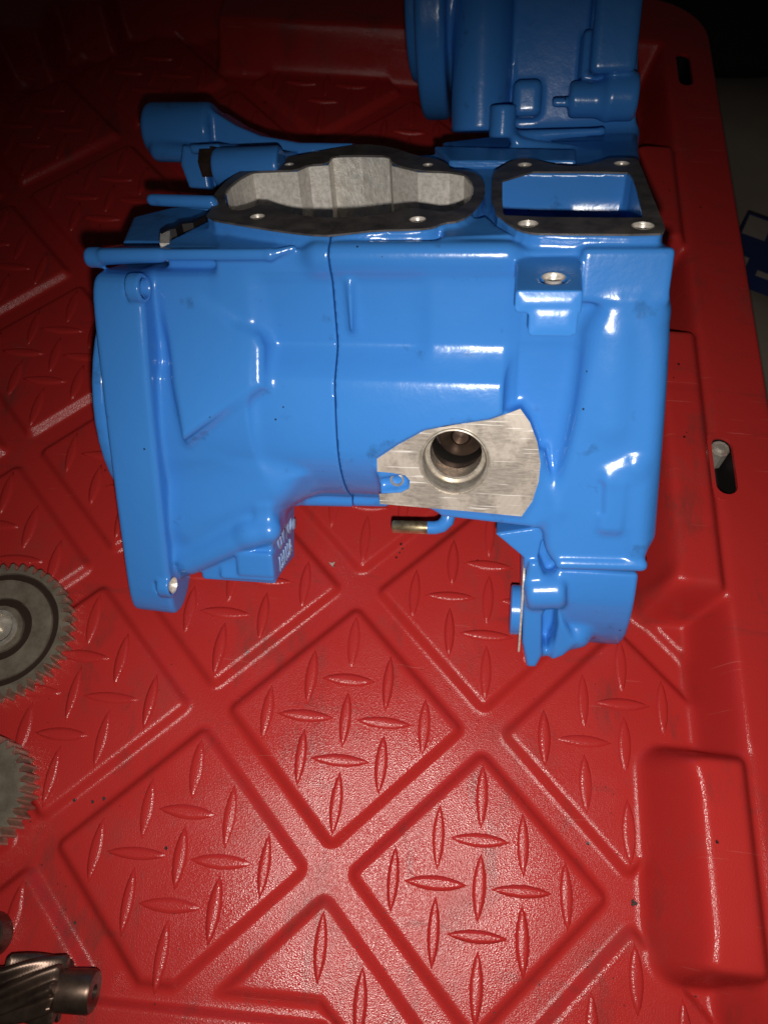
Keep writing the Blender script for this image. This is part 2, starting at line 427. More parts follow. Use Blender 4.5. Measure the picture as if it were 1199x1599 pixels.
# ------------------------------------------------------------------ tray frame
YAW = -0.0841; CELL = .2585 * CAM_H
TO = floor_at(512, 1361); EX = np.array([math.cos(YAW), math.sin(YAW), 0]); EY = np.array([-math.sin(YAW), math.cos(YAW), 0])
def PQ(px, py, z=0.0):
    d = floor_at(px, py, z) - TO; return (d @ EX, d @ EY)
tray = empty('tool_tray', TO, np.stack([EX, EY, [0, 0, 1]], 1))
tag(tray, 'red moulded plastic tray with diamond tread pads under the blue crankcase', 'tray')
def gauss(A, sig):
    r = int(3 * sig) + 1; k = np.exp(-.5 * (np.arange(-r, r + 1) / sig) ** 2); k /= k.sum()
    for ax in (0, 1):
        B = np.zeros_like(A); pad = [(0, 0), (0, 0)]; pad[ax] = (r, r); Q = np.pad(A, pad, mode='edge')
        for i, wgt in enumerate(k):
            sl = [slice(None)] * 2; sl[ax] = slice(i, i + A.shape[ax]); B += wgt * Q[tuple(sl)]
        A = B
    return A
RIM = 35.0
def build_tray():
    st = 1.25
    p = np.arange(-372, 240, st); q = np.arange(-84, 716, st)
    Pm, Qm = np.meshgrid(p, q, indexing='ij')
    i = (Pm - Qm) / math.sqrt(2); j = (Pm + Qm) / math.sqrt(2)
    u = np.abs((i / CELL) % 1 - .5) * CELL; v = np.abs((j / CELL) % 1 - .5) * CELL
    hs, rr = 42.0, 1.6
    def rbox(u, v): return np.hypot(np.maximum(u - hs + rr, 0), np.maximum(v - hs + rr, 0)) + np.minimum(np.maximum(u - hs + rr, v - hs + rr), 0) - rr
    d = rbox(u, v)
    # border of the lattice along the near edge
    edge = -52.0 - np.clip(Pm - 3, 0, 30) * .9
    d = np.where(Qm < edge, np.maximum(d, edge - Qm), d)
    near = np.where(Pm < 8, (-62.5) - Qm, -99)
    d = np.where(near > -8, np.minimum(d, -near), d)
    d = np.maximum(d, np.maximum(edge - Qm, -99) * (Qm > -62) - 99 * (Qm <= -62))
    fl = -4.6 * np.clip(d / 3.6, 0, 1)
    fl = gauss(fl, .6)
    # walls
    Wm = np.clip((Pm - 184) / 9, 0, 1)
    blocks = np.zeros_like(Wm)
    for q0, q1 in ((-31, 72), (142, 324), (386, 490)):
        cx, cy, hx, hy, R_ = 192.0, (q0 + q1) / 2, 38.0, (q1 - q0) / 2, 11.0
        ax_, ay_ = np.maximum(np.abs(Pm - cx) - hx + R_, -60), np.abs(Qm - cy) - hy + R_
        sd = np.hypot(np.maximum(ax_, 0), np.maximum(ay_, 0)) + np.minimum(np.maximum(ax_, ay_), 0) - R_
        slope = 7.0 + 6.0 * np.clip((ax_ - ay_ + 10) / 20, 0, 1)
        blocks = np.maximum(blocks, np.clip(-sd / slope, 0, 1))
    back = np.clip((Qm - np.where(Pm > -165, 597 + (Pm < -165) * 0, np.where(Pm > -258, 637, np.where(Pm > -300, 606, 566 + 0 * Pm)))) / 12, 0, 1)
    H = np.maximum(np.maximum(Wm, back) * RIM, np.clip(blocks, 0, 1) * (RIM + 6) * np.clip((192 - Pm) / 1.2, 0, 1))
    left = np.clip((-330 - Pm) / 9, 0, 1) * RIM
    H = np.maximum(H, left)
    # shallow groove between block tops and the rim, moulding creases across the block tops
    g = np.exp(-((Pm - 194) / 1.6) ** 2) * 1.2 * (blocks > .3)
    for qc in (25, 185, 275): g += np.exp(-((Qm - qc) / 1.1) ** 2) * .8 * (blocks > .9) * (Pm < 190)
    H = gauss(H - g * (H > 20), 1.6)
    Z = np.maximum(fl, 0) + fl + 0
    Z = np.where(H > .05, np.maximum(fl, fl * np.clip(1 - H / 6, 0, 1) + H), fl)
    # outer edge with rounded corners
    def rr_out(px, qx, x1, y1, R):
        a, b = px - x1 + R, qx - y1 + R
        return np.where((a > 0) & (b > 0), np.hypot(a, b) - R, np.maximum(px - x1, qx - y1))
    out = np.maximum(rr_out(Pm, Qm, 231, 668, 50), rr_out(-Pm, Qm, 352, 668, 60))
    Z = Z - np.clip(out + 1, 0, 3) ** 2 * 1.2 - np.clip(out - 1, 0, 3) * 18
    keep = out < 5
    # slots through the rim
    nP, nQ = Pm.shape
    ids = np.arange(nP * nQ).reshape(nP, nQ)
    F = np.stack([ids[:-1, :-1], ids[1:, :-1], ids[1:, 1:], ids[:-1, 1:]], -1).reshape(-1, 4)
    hole = np.zeros_like(keep)
    for (pc, q0, q1, r) in SLOTS: hole |= np.hypot(Pm - pc, Qm - np.clip(Qm, q0, q1)) < r + 1.6
    ok = (keep & ~hole).ravel()
    F = F[ok[F].all(1)]
    used = np.unique(F); remap = -np.ones(nP * nQ, int); remap[used] = np.arange(len(used))
    V = np.stack([Pm.ravel(), Qm.ravel(), Z.ravel()], 1)[used]
    return V, remap[F]
s0 = PQ(1127, 697, RIM); s1 = PQ(1134, 757, RIM)
s2 = PQ(1068, 108, RIM)
SLOTS = [((s0[0] + s1[0]) / 2, s1[1], s0[1], 6.0), (s2[0], s2[1] - 14, s2[1] + 14, 5.5)]
V, F = build_tray()
mesh_obj('tray_body', V, F, RED, tray, True)
def capsule(pc, q0, q1, r, n=12):
    return [(pc + r * math.cos(a), q1 + r * math.sin(a)) for a in np.linspace(0, math.pi, n)] + [(pc + r * math.cos(a), q0 + r * math.sin(a)) for a in np.linspace(math.pi, 2 * math.pi, n)]
TF = (np.zeros(3), (1, 0, 0), (0, 1, 0), (0, 0, 1))
for (pc, q0, q1, r) in SLOTS:
    V, F = plate(capsule(pc, q0, q1, r + 4.2), [capsule(pc, q0, q1, r)], TF, RIM - 2.2, RIM + .12)
    o = mesh_obj('slot_edge', V, F, RED, tray); fix_normals(o)
    V, F = plate(capsule(pc, q0, q1, r + .6), [capsule(pc, q0, q1, r + .05)], TF, RIM - 24, RIM - 2.3)
    n = len(V); V2, F2 = plate(capsule(pc, q0, q1, r + .6), [], TF, RIM - 26, RIM - 24.1)
    o = mesh_obj('slot_well', V + V2, F + [tuple(i + n for i in f) for f in F2], BLACK, tray); fix_normals(o)  # closed black cup paints in the dark of an open slot
# slotted fastener at the far end of the slot
pc, q0, q1, r = SLOTS[0]
V, F = lathe([(0, 1.6), (2.2, 1.7), (3.2, .2), (5.0, .9), (5.6, 0), (5.6, -12)], (pc, q1 + .1, RIM - 3), (0, .12, 1), 10)
o = mesh_obj('rim_bolt', V, F, BORE, tray); fix_normals(o)

# tread bars
def leaf_mesh():
    n = 9; V, F = [], []
    def ring(L, W, z):
        pts = []
        for s in (1, -1):
            for t in np.linspace(-1, 1, n)[:-1]:
                tt = t * s; pts.append((tt * L, s * W * (1 - tt * tt) ** .9, z))
        return pts
    V = ring(15.3, 3.5, -.4) + ring(15.1, 3.3, .05) + ring(13.6, 2.1, 1.15) + ring(11.5, 1.2, 1.3); m = 2 * (n - 1)
    for k in range(3):
        for a in range(m): b = (a + 1) % m; F.append((k * m + a, k * m + b, (k + 1) * m + b, (k + 1) * m + a))
    F.append(tuple(range(3 * m, 4 * m)))
    me = bpy.data.meshes.new('tread_bar'); me.from_pydata([[c * MM for c in v] for v in V], [], F)
    me.polygons.foreach_set('use_smooth', [True] * len(me.polygons)); me.materials.append(RED); me.update(); return me
LEAF = leaf_mesh()
def pix_of(wp):
    q = wp - CAM; d = q @ fw; return 599.5 + FOC * (q @ rt) / d, 799.5 - FOC * (q @ up) / d
nleaf = 0
for i in range(-9, 4):
    for j in range(-5, 7):
        for (a, b, rot) in [(x, y, 90) for x in (.22, .505, .79) for y in (.215, .5, .785)] + [(x, y, 0) for x in (.36, .645) for y in (.355, .64)]:
            ii, jj = (i + a) * CELL, (j + b) * CELL
            p_, q_ = (ii + jj) / math.sqrt(2), (jj - ii) / math.sqrt(2)
            wp = TO + EX * p_ + EY * q_
            px, py = pix_of(wp)
            if not (-45 < px < 1110 and -40 < py < 1640): continue
            lim = 140 if -40 < q_ < 84 or q_ > 118 else 172
            if p_ > lim + (8 if rot else 0) or p_ < -318: continue
            if q_ < -45 and p_ < 20: continue
            bk = 588 if p_ > -165 else (626 if p_ > -258 else (596 if p_ > -300 else 556))
            if q_ > bk: continue
            if 290 < px < 985 and 240 < py < 770: continue
            o = bpy.data.objects.new('tread_bar', LEAF); COL.objects.link(o); o.parent = tray
            o.location = (p_ * MM, q_ * MM, 0); o.rotation_euler = (0, 0, math.radians(rot + random.uniform(-1.6, 1.6))); o.scale = (random.uniform(.95, 1.03), random.uniform(.88, 1.06), random.uniform(.6, 1.1)); nleaf += 1
print('tread bars', nleaf)

# ------------------------------------------------------------------ crankcase
BASE = np.array([0.0, 40.0, -165.0])
case = empty('crankcase', ORI + RG.T @ BASE, RG.T)
tag(case, 'blue painted engine crankcase with open cylinder and reed ports on red tray', 'crankcase')
def cpart(name, V, F, mat, parent=None, smooth=False, fix=True, ang=None):
    o = mesh_obj(name, V, F, mat, None, smooth, BASE)
    o.parent = parent or case
    if ang: smooth_by_angle(o, ang)
    elif fix and not smooth: fix_normals(o)
    return o
SEAM = P(519, 420, 0)[0]

# outlines measured on the deck plane
OV_OUT = [(320, 342), (377, 352), (447, 363), (504, 369), (535, 366), (588, 360), (650, 359), (677, 356), (690, 349), (719, 346), (742, 329), (757, 306), (757, 287), (746, 273), (730, 267), (704, 266), (699, 256), (677, 248), (650, 244), (611, 230), (565, 225), (527, 231), (481, 241), (435, 248), (389, 260), (358, 279), (339, 298), (331, 312), (331, 325)]
OV_IN = [(351, 302), (358, 292), (374, 279), (393, 269), (435, 267), (463, 266), (481, 258), (512, 256), (519, 244), (565, 243), (608, 244), (613, 257), (654, 267), (704, 269), (727, 273), (740, 290), (738, 310), (719, 325), (696, 333), (673, 329), (646, 325), (611, 333), (565, 340), (519, 341), (481, 339), (447, 333), (412, 318), (389, 327), (366, 331), (353, 321)]
OV_H = [(452, 258, 12.5, 5), (402.5, 339.6, 16, 7), (668, 258.7, 13, 5), (652, 344, 17, 8)]
PT_OUT = [(768, 272), (780, 263), (797, 252), (815, 248), (834, 249), (852, 255), (879, 260), (911, 260), (938, 253), (953, 247), (991, 248), (997, 252), (1015, 300), (1037, 353), (1038, 362), (1028, 367), (847, 366), (823, 364), (801, 356), (767, 329)]
PT_IN = [(784, 269), (977, 269), (985, 274), (991, 290), (1004, 338), (1000, 342), (789, 339), (784, 332)]
PT_H = [(819, 258.7, 17, 5.5), (970, 256.6, 18, 5.5), (824, 350.8, 20, 7.5), (1003, 354, 21, 8)]
ZT = 5.0   # deck gasket height

def build_front():
    s = Solid((-158, -36, -224), (142, 168, 52), .85)
    # --- barrel and upper box
    low = [(-6, -98), (2, -112), (14, -124), (30, -132), (50, -135), (72, -130), (96, -112), (112, -84), (112, -40), (30, -8)]
    prof = chaikin([(-1, -10), (0, -18), (3.6, -40), (3.4, -44), (-5.4, -56), (-6.6, -59), (-7.6, -70), (-8.0, -84)] + low, 2)
    prof2 = chaikin([(0, -10), (1, -24), (3.5, -44), (4.5, -62), (4, -80), (2, -96)] + low[1:], 2)
    s.prism(prof, YZ, -112, P(790, 570)[0], 2, 0)
    s.prism(prof2, YZ, 20, 110, 2, 10)
    s.prism([(-2, -2), (-3, -10), (0, -15), (4.5, -40), (60, -90), (118, -70), (142, -20), (147, 33), (145, 38), (60, 14.5), (0, -1)], YZ, -76, 112, 2.0, 4)
    # left shoulder, lower than the deck
    s.prism(dp([(258, 383), (262, 372), (330, 338), (420, 330), (520, 384)], 0), DKF, -16, -1.0, 1.0, 2)
    s.prism(dp([(190, 374), (207, 335), (268, 320), (330, 318), (420, 318), (420, 378)], -8), DKF, -34, -9, 1.5, 2)
    s.box((-118, -1, -48), (-60, 60, -14), 4, 10)
    # top bead along the front
    b0, b1 = P(160, 399, -5), P(425, 398, -5)
    s.pbox(150, 390, 425, 407, -6, 14, 1.8, 2.5)
    s.cone(P(160, 401, -2), P(250, 399, -3), 3.6, 3.0, 2)
    s.cone(P(423, 398, -4), P(458, 387, -2), 2.2, 1.2, 2)
    s.cyl(P(136, 402, -1), P(163, 402, -1), 4.6, 2.0, .3)
    s.cone(P(500, 398, -1), P(790, 398, -1), 5.6, 5.6, 7)
    s.pbox(908, 386, 1046, 476, -6.5, 26, 2.6, 3)
    # notch pocket by the flange
    # ridge band across the right half
    # faint vertical rib by the seam
    s.pbox(541, 440, 551, 522, -3.5, 8, 1.8, 5)
    # --- left bell
    s.bell(-124, -66, (46, -98), (50, -74), 49, 60, 8, .8)
    s.prism(fp([(255, 700), (262, 800), (284, 900), (306, 884), (400, 838), (424, 826), (430, 790), (448, 768), (470, 742), (430, 730), (330, 700)], -3), XZ, -46, 4, 5, 8)
    s.cone(P(285, 790, 14), P(430, 735, 16), 21, 19, 12)
    s.cone(P(290, 858, 6), P(405, 822, 6), 13, 11, 8)
    s.cone(P(298, 878, -5), P(392, 834, -5), 5, 6, 8)
    s.cone(P(392, 832, -5), P(420, 828, -5), 6.0, 6.5, 5)
    s.cone(P(300, 822, -1), P(430, 752, 2), 6, 6, 7)
    # raised wedge on the bell
    WO = P(330, 470, -2.5); WV = np.array([0, .25, .968]); WN = np.array([0, -.968, .25])
    WF = (WO, np.array([1.0, 0, 0]), WV, WN)
    def wp(px, py):
        d = RG @ ray(px, py); p = oC + d * (((WO - oC) @ WN) / (d @ WN)); return (p[0] - WO[0], (p - WO) @ WV)
    s.prism([wp(*q) for q in ((250, 446), (308, 462), (366, 508), (402, 524), (410, 540), (410, 604), (385, 617), (282, 690), (268, 600))], WF, -26, 0, 3.2, 6)
    # --- flange on the left
    fpoly = chaikin([(-4, 86), (-14, 82), (-16, 60), (-17, 0), (-16, -60), (-15, -86), (-10, -95), (2, -95), (16, -80), (34, -58), (76, -34), (100, 2), (104, 50), (90, 88), (40, 86)], 2)
    FLF = (np.array([-121.0, 0, -95]), np.array([0, 1.0, 0]), np.array([.06, 0, .998]), np.array([.998, 0, -.06]))
    s.prism(fpoly, FLF, -15.0, 9.5, 2.6, 2.5)
    xl0, xl1 = -134.5, -112
    # bolt lugs on the flange inner face
    for (px, py) in ((218, 450), (289, 915)):
        c = PX(px, py, xl1 + 3); xq = xl1 + .06 * (c[2] + 95); s.cyl((xq - 6, c[1], c[2]), (xq + .9, c[1], c[2]), 6.6, .8, 1)
        s.cyl((xq - 8, c[1], c[2]), (xq + 9, c[1], c[2]), 4.3, .1, 0, 'cut')
    # cover disc beyond the flange
    cp = [(52 + 66 * math.cos(a), -78 + 70 * math.sin(a)) for a in np.linspace(math.radians(140), math.radians(335), 24)] + [(110, -36)]
    s.prism([(a, b + 95) for a, b in cp], FLF, -22.5, -15.8, 2.2, 0)
    # --- mounting box with the lettered side
    s.prism(MB_SIDE, MBF, -30, 0, 1.6, 1)
    a_, b_ = P(314, 908, -8), P(428, 850, -8)
    s.box(np.array([a_[0], -6.5, a_[2]]), np.array([XS, 24, b_[2]]), 1.6, 1.0)
    s.pbox(366, 862, 428, 904, -9.5, 20, 1.6, 1.0)
    s.pbox(398, 786, 428, 850, -6.5, 30, 2, 4)
    # --- lip under the barrel
    s.cone(P(452, 778, 26), P(600, 781, 26), 4.0, 4.0, 3)
    s.cone(P(447, 775, 22), P(462, 776, 22), 5, 5, 2)
    # --- machined pad boss and pocket
    s.prism(fp(PADP, YP), XZ, -40, -YP, 2, 4)
    s.prism(fp([(640, 770), (850, 700), (870, 790), (835, 822), (690, 805)], 0), XZ, -50, 4.0, 3, 4)
    # --- right end dome
    s.prism(chaikin(fp([(925, 470), (1034, 470), (1030, 640), (1013, 780), (1003, 890), (870, 890), (842, 850), (858, 790), (880, 720), (905, 600)], -2), 2), XZ, -70, 6.0, 5, 9)
    s.cone(P(958, 520, 3), P(950, 650, 3), 9.5, 9, 9)
    s.cone(P(1020, 490, 3), P(1000, 830, 3), 7, 7, 8)
    s.cone(P(950, 738, -3), P(985, 728, -3), 4, 5, 5)
    s.pbox(942, 746, 974, 836, -8.0, 20, 3.6, 5)
    s.cone(P(936, 760, -8), P(936, 800, -8), 1.6, 1.6, 1.5, 'cut')
    s.cone(P(994, 720, -2), P(992, 862, -2), 5, 5, 4)
    # --- lip and lower housing
    s.cone(P(876, 879, -5), P(1000, 882, -5), 3.6, 3.6, 2)
    s.prism(fp([(868, 884), (1000, 884), (992, 960), (983, 1003), (905, 1008), (880, 1024), (815, 1034), (812, 870), (842, 800)], 4), XZ, -44, -9, 6, 4)
    zf = lambda py, y: P(930, py, y)[2]
    s.prism(chaikin([(-1, zf(880, 0)), (-2, zf(915, -2)), (-1, zf(950, -1)), (5, zf(985, 5)), (16, zf(1006, 16)), (40, zf(1008, 40)), (46, zf(930, 46)), (40, zf(880, 40))], 2), YZ, P(862, 940, 0)[0], P(992, 940, 0)[0], 2.5, 3)
    s.cone(P(846, 1012, 6), P(900, 990, 8), 5, 8, 5)
    s.cyl(P(818, 922, 2), P(884, 920, 2), 10.5, 4.5, 3)
    x0, x1 = P(813, 960, 4)[0], P(834, 960, 4)[0]
    hp = chaikin(fp([(815, 870), (850, 870), (852, 960), (846, 1036), (812, 1036)], 2), 1)
    s.prism(hp, XZ, -44, 3.5, 3, 2)
    s.prism(fp([(848, 958), (868, 950), (866, 990), (853, 1016), (848, 1010)], 0), XZ, -14, 12, 2, 2, 'cut')
    s.prism(fp([(872, 950), (900, 1000), (880, 1022), (858, 1030)], 2), XZ, -40, 1.5, 3, 3)
    # block behind, below the pad
    s.prism([(40, -112), (40, -122), (62, -150), (90, -140), (90, -112)], YZ, P(757, 850, 50)[0], P(824, 850, 50)[0], 1.2, 1)
    s.prism(fp([(770, 812), (850, 800), (836, 868), (815, 868), (815, 850)], 16), XZ, -50, 0, 1.5, 1)
    # --- tab with the bolt hole
    zt = P(857, 402, -4)
    q = [(804, 400), (909, 398), (913, 462), (803, 462)]
    zz = zt @ ND
    s.prism(dp(q, zz), DKF, zz - 9.0, zz, 1.0, .8)
    q2 = [(826, 440), (908, 440), (909, 466), (826, 466)]
    s.prism(dp(q2, zz), DKF, zz - 17.5, zz - 5, 2.0, 1)
    # --- reed port plate base, oval collar
    s.prism(chaikin(dp(PT_OUT, ZT), 1), DKF, -6, ZT - .3, .6, 2.5)
    s.prism(chaikin(dp(OV_OUT, ZT), 1), DKF, -8, ZT - .3, .6, 2)
    s.prism(dp([(690, 352), (760, 335), (775, 350), (800, 366), (690, 372)], 3), DKF, -8, 3.2, 1, 4)
    # low plates behind the ports
    s.prism(dp([(676, 232), (900, 238), (900, 256), (700, 256)], 1), DKF, -8, 3, 1, 1.5)
    s.prism(dp([(433, 222), (436, 242), (330, 268), (322, 236), (400, 236)], 0), DKF, -10, 2, 1, 1.5)
    s.cone(P(238, 312, 40), P(330, 316, 40), 2.8, 3.2, 1.5)
    s.prism(fp([(262, 308), (335, 306), (335, 330), (268, 322)], 52), XZ, -70, -48, 1, 1)
    # --- cavities
    s.prism(dp(OV_IN, ZT), DKF, -62, 40, .3, 0, 'cut')
    s.prism(dp([(a + (892 - a) * -.0, b) for a, b in PT_IN], ZT), DKF, -46, 40, .6, 0, 'cut')
    # ramp inside the reed port
    ra = dp([(780, 262), (880, 262), (830, 345), (780, 345)], 0)
    s.prism(ra, DKF, -60, -20, 2, 10)
    s.prism(dp([(880, 262), (1000, 262), (1010, 285), (900, 285)], 0), DKF, -60, -16, 2, 10)
    # machined pocket for the pad, bore, screw notch
    s.prism(fp(PADP, YP), XZ, -YP, 44, .3, 0, 'cut')
    c = P(709, 720, YP); s.cyl(c + [0, -6, 0], c + [0, 58, 0], 16.9, .2, 0, 'cut')
    s.cone(P(600, 757, YP), P(628, 753, YP), 3.2, 3.2, .6, 'cut')
    # bolt holes
    for L in (OV_H, PT_H):
        for (px, py, a, b) in L:
            x, y = DK(px, py, ZT); o = np.array([x, 0, 0]) + YD * y + ND * ZT
            r = 0.5 * a * .33 * 1.35
            s.cyl(o + ND * 6, o - ND * 16, r, .1, 0, 'cut')
    x, y = DK(864, 433, zz); o = np.array([x, 0, 0]) + YD * y + ND * zz
    s.cyl(o + ND * 6, o - ND * 14, 4.6, .1, 0, 'cut')
    TAB.append((o, zz))
    # rest on the tray
    s.half(FLN, FLD - .4)
    s.blur(1)
    return s
XS = P(428, 908, -9)[0]
_A = PX(428, 908, XS); _B = PX(461, 872, XS)
MBU = np.array([0, 1.0, 0]); MBV = np.array([0, 0, 1.0]); MBN = np.array([1.0, 0, 0])
MBF = (_A, MBU, MBV, MBN)
print('box', _A, _B, 'world z', (ORI + RG.T @ _A)[2], (ORI + RG.T @ _B)[2])
def MBP(px, py):
    d = RG @ ray(px, py); p = oC + d * (((_A - oC) @ MBN) / (d @ MBN)); return ((p - _A) @ MBU, (p - _A) @ MBV)
MB_SIDE = [MBP(a, b) for a, b in ((428, 909), (461, 871), (461, 782), (430, 780))]
YP = -5.0
PADP = [(587, 716), (620, 694), (662, 671), (712, 662), (765, 654), (800, 642), (813, 637), (828, 658), (840, 690), (845, 722), (842, 752), (832, 783), (815, 807), (775, 803), (722, 798), (660, 793), (592, 787), (592, 770), (588, 735)]
TAB = []
front = build_front()
X = front.ax[0][:, None, None]
# parting groove, then the two halves
g = np.abs(X - np.float32(SEAM)) - np.float32(.35)
for nm, D in (('left_casting', np.maximum(front.D, X - np.float32(SEAM) + .3)), ('right_casting', np.maximum(front.D + .45 * np.float32(1.0) * (X < SEAM + 300), np.float32(SEAM) + .3 - X))):
    V, F = front.mesh(D); cpart(nm, V, F, BLUE, None, True)
    print(nm, len(V))
del front

# --- left rear: stud boss, web, bracket
def build_boss():
    s = Solid((-182, 84, -30), (-40, 186, 96), 1.0)
    c0, c1 = P(234, 204, 152), P(338, 204, 152)
    s.cyl(c0, c1, 15.5, 4, 0)
    s.cone(P(250, 236, 140), P(300, 240, 136), 6, 5, 4)
    s.prism(fp([(318, 250), (334, 172), (372, 196), (410, 212), (470, 223), (560, 224), (560, 262), (330, 275)], 150), XZ, -172, -144, 1.5, 3)
    s.prism(fp([(286, 226), (320, 234), (330, 298), (297, 294), (283, 256)], 118), XZ, -150, -116, 1.5, 2)
    s.prism(fp([(296, 226), (344, 224), (344, 238), (300, 240)], 112), XZ, -150, -110, 1.5, 2)
    s.cyl(P(338, 262, 104), P(440, 258, 104), 10.0, 1.5, 1.5)
    s.prism(fp([(376, 236), (436, 236), (440, 262), (376, 268)], 104), XZ, -150, -97, 1.5, 1)
    s.half(FLN, FLD - .4); s.blur(1); return s
b_ = build_boss(); V, F = b_.mesh(); cpart('stud_boss', V, F, BLUE, None, True); del b_

# --- rear housing
def build_rear():
    s = Solid((-18, 96, -40), (150, 300, 190), 1.15)
    wall = fp([(700, 236), (700, 222), (768, 214), (800, 196), (800, -60), (1001, -60), (996, 120), (991, 250), (960, 262)], 184)
    s.prism(wall, XZ, -225, -184, 3, 0)
    # sloping shelf joining the deck
    s.prism(dp([(690, 262), (690, 224), (760, 216), (994, 205), (1000, 262)], -2), DKF, -26, -1, 2, 8)
    # tube and disc of the gear housing
    a = P(752, 206, 186); b = P(752, -80, 186); a[0] = b[0] = (P(706, 100, 186)[0] + P(798, 100, 186)[0]) / 2
    s.cyl(a, b, (P(798, 100, 186)[0] - P(706, 100, 186)[0]) / 2, 2, 3)
    x0, x1, x2 = P(641, 40, 215)[0], P(660, 40, 215)[0], P(704, 40, 215)[0]
    zc = P(680, 184, 200)[2] + 62
    s.cyl((x1, 225, zc), (x2, 225, zc), 62, 3.5, 2)
    s.cyl((x0, 225, zc + 4), (x1 + 1, 225, zc + 4), 44, 2.5, 2)
    s.cyl((x2 - 1, 225, zc + 4), (x2 + 5, 225, zc + 4), 48, 2.5, 2)
    # bosses on the wall
    def c2(px, py, y): return P(px, py, y)
    r1 = (P(900, 185, 160)[2] - P(900, 126, 160)[2]) / -2; r2 = (P(970, 191, 158)[2] - P(970, 111, 158)[2]) / -2
    s.cyl(c2(887, 156, 164), c2(950, 156, 164), r1, 3, 3)
    s.cyl(c2(944, 151, 164), c2(994, 151, 164), r2, 3, 6)
    s.cyl(c2(862, 160, 160), c2(890, 160, 160), 2.6, 1, 1)
    s.pbox(936, -60, 993, 112, 152, 200, 3.5, 2)
    hc = P(938, 30, 168); s.cyl(hc + [-6, 0, 0], hc + [5, 0, 0], 8.5, 1, 0, 'cut')
    s.pbox(912, 46, 940, 122, 163, 200, 2, 2)
    a = c2(783, 216, 152); b = c2(786, 164, 152); s.cyl(a, b, 7.6, 1, 2)
    d = (b - a) / np.linalg.norm(b - a); s.cyl(b - d * 12, b + d * 4, 3.6, .1, 0, 'cut'); BOSS.append((b, d))
    s.pbox(802, 124, 844, 181, 161, 195, 4, 3)
    s.cone(c2(806, 212, 158), c2(940, 205, 160), 3, 2, 5)
    s.cone(c2(806, 222, 152), c2(890, 233, 152), 2.5, 1.5, 5)
    s.half(FLN, FLD - .4)
    s.blur(1); return s
BOSS = []
r_ = build_rear(); V, F = r_.mesh(); cpart('rear_housing', V, F, BLUE, None, True); print('rear', len(V)); del r_

# --- gasket faces
def dhole(px, py, a, b):
    x, y = DK(px, py, ZT); r = .5 * a * .33 * 1.30; return circle(x, y, r, 24), (x, y, r)
def gasket(name, outer, inner, holes, smooth_in):
    hs = [dhole(*h) for h in holes]
    V, F = plate(chaikin(dp(outer, ZT), 1), [chaikin(dp(inner, ZT), smooth_in)] + [h[0] for h in hs], DKF, ZT - .5, ZT + .35)
    o = cpart(name, V, F, GASK)
    for _, (x, y, r) in hs:
        c = np.array([x, 0, 0]) + YD * y + ND * ZT
        V, F = lathe([(r + .1, .5), (r - .15, .55), (r - 1.2, -1.2), (r - 1.0, -9), (0.01, -9.2)], c, ND, 24)
        cpart('bolt_hole', V, F, MACH, None, ang=40)
    return o
gasket('cylinder_gasket', OV_OUT, OV_IN, OV_H, 1)
gasket('reed_port_gasket', PT_OUT, PT_IN, PT_H, 1)
o, zz = TAB[0]
V, F = lathe([(4.7, .15), (4.3, .2), (3.5, -1.0), (3.5, -9), (.01, -9)], o, ND, 24); cpart('bolt_hole', V, F, MACH, None, ang=40)
b, d = BOSS[0]
V, F = lathe([(3.7, -.3), (3.3, -.2), (2.8, -1.2), (2.8, -8), (.01, -8)], b, d, 20); cpart('bolt_hole', V, F, MACH, None, ang=40)

# --- crank chamber: each bare aluminium wall panel, and the floor
lin = dp(OV_IN, ZT)
def chamber():
    segs = [[0, 1, 2, 3], [3, 4, 5], [5, 6, 7], [7, 8], [8, 9], [9, 10], [10, 11], [11, 12], [12, 13, 14], [14, 15, 16, 17]]
    c = np.mean(np.array(lin), 0)
    for sg in segs:
        pts = [np.array(lin[i]) for i in sg]
        inn = [p + (c - p) / np.linalg.norm(c - p) * (.9 + .0 * k) for k, p in enumerate(pts)]
        outer = [p + (c - p) / np.linalg.norm(c - p) * -.2 for p in pts]
        nz = 9; V, F = [], []
        for lay, L in enumerate((inn, outer)):
            for z in np.linspace(ZT - .6, -61, nz):
                for p in L:
                    V.append(np.array([p[0], 0, 0]) + YD * p[1] + ND * z)
        m = len(pts)
        for a in range(nz - 1):
            for k in range(m - 1): F.append((a * m + k, a * m + k + 1, (a + 1) * m + k + 1, (a + 1) * m + k))
        t = nz * m
        for k in range(m - 1): F.append((k, k + 1, t + k + 1, t + k))
        cpart('chamber_wall', V, F, GLINT if sg in ([8, 9], [9, 10]) else ALU)
    V, F = plate(lin, [], DKF, -63, -61.2); cpart('chamber_floor', V, F, ALU)
chamber()

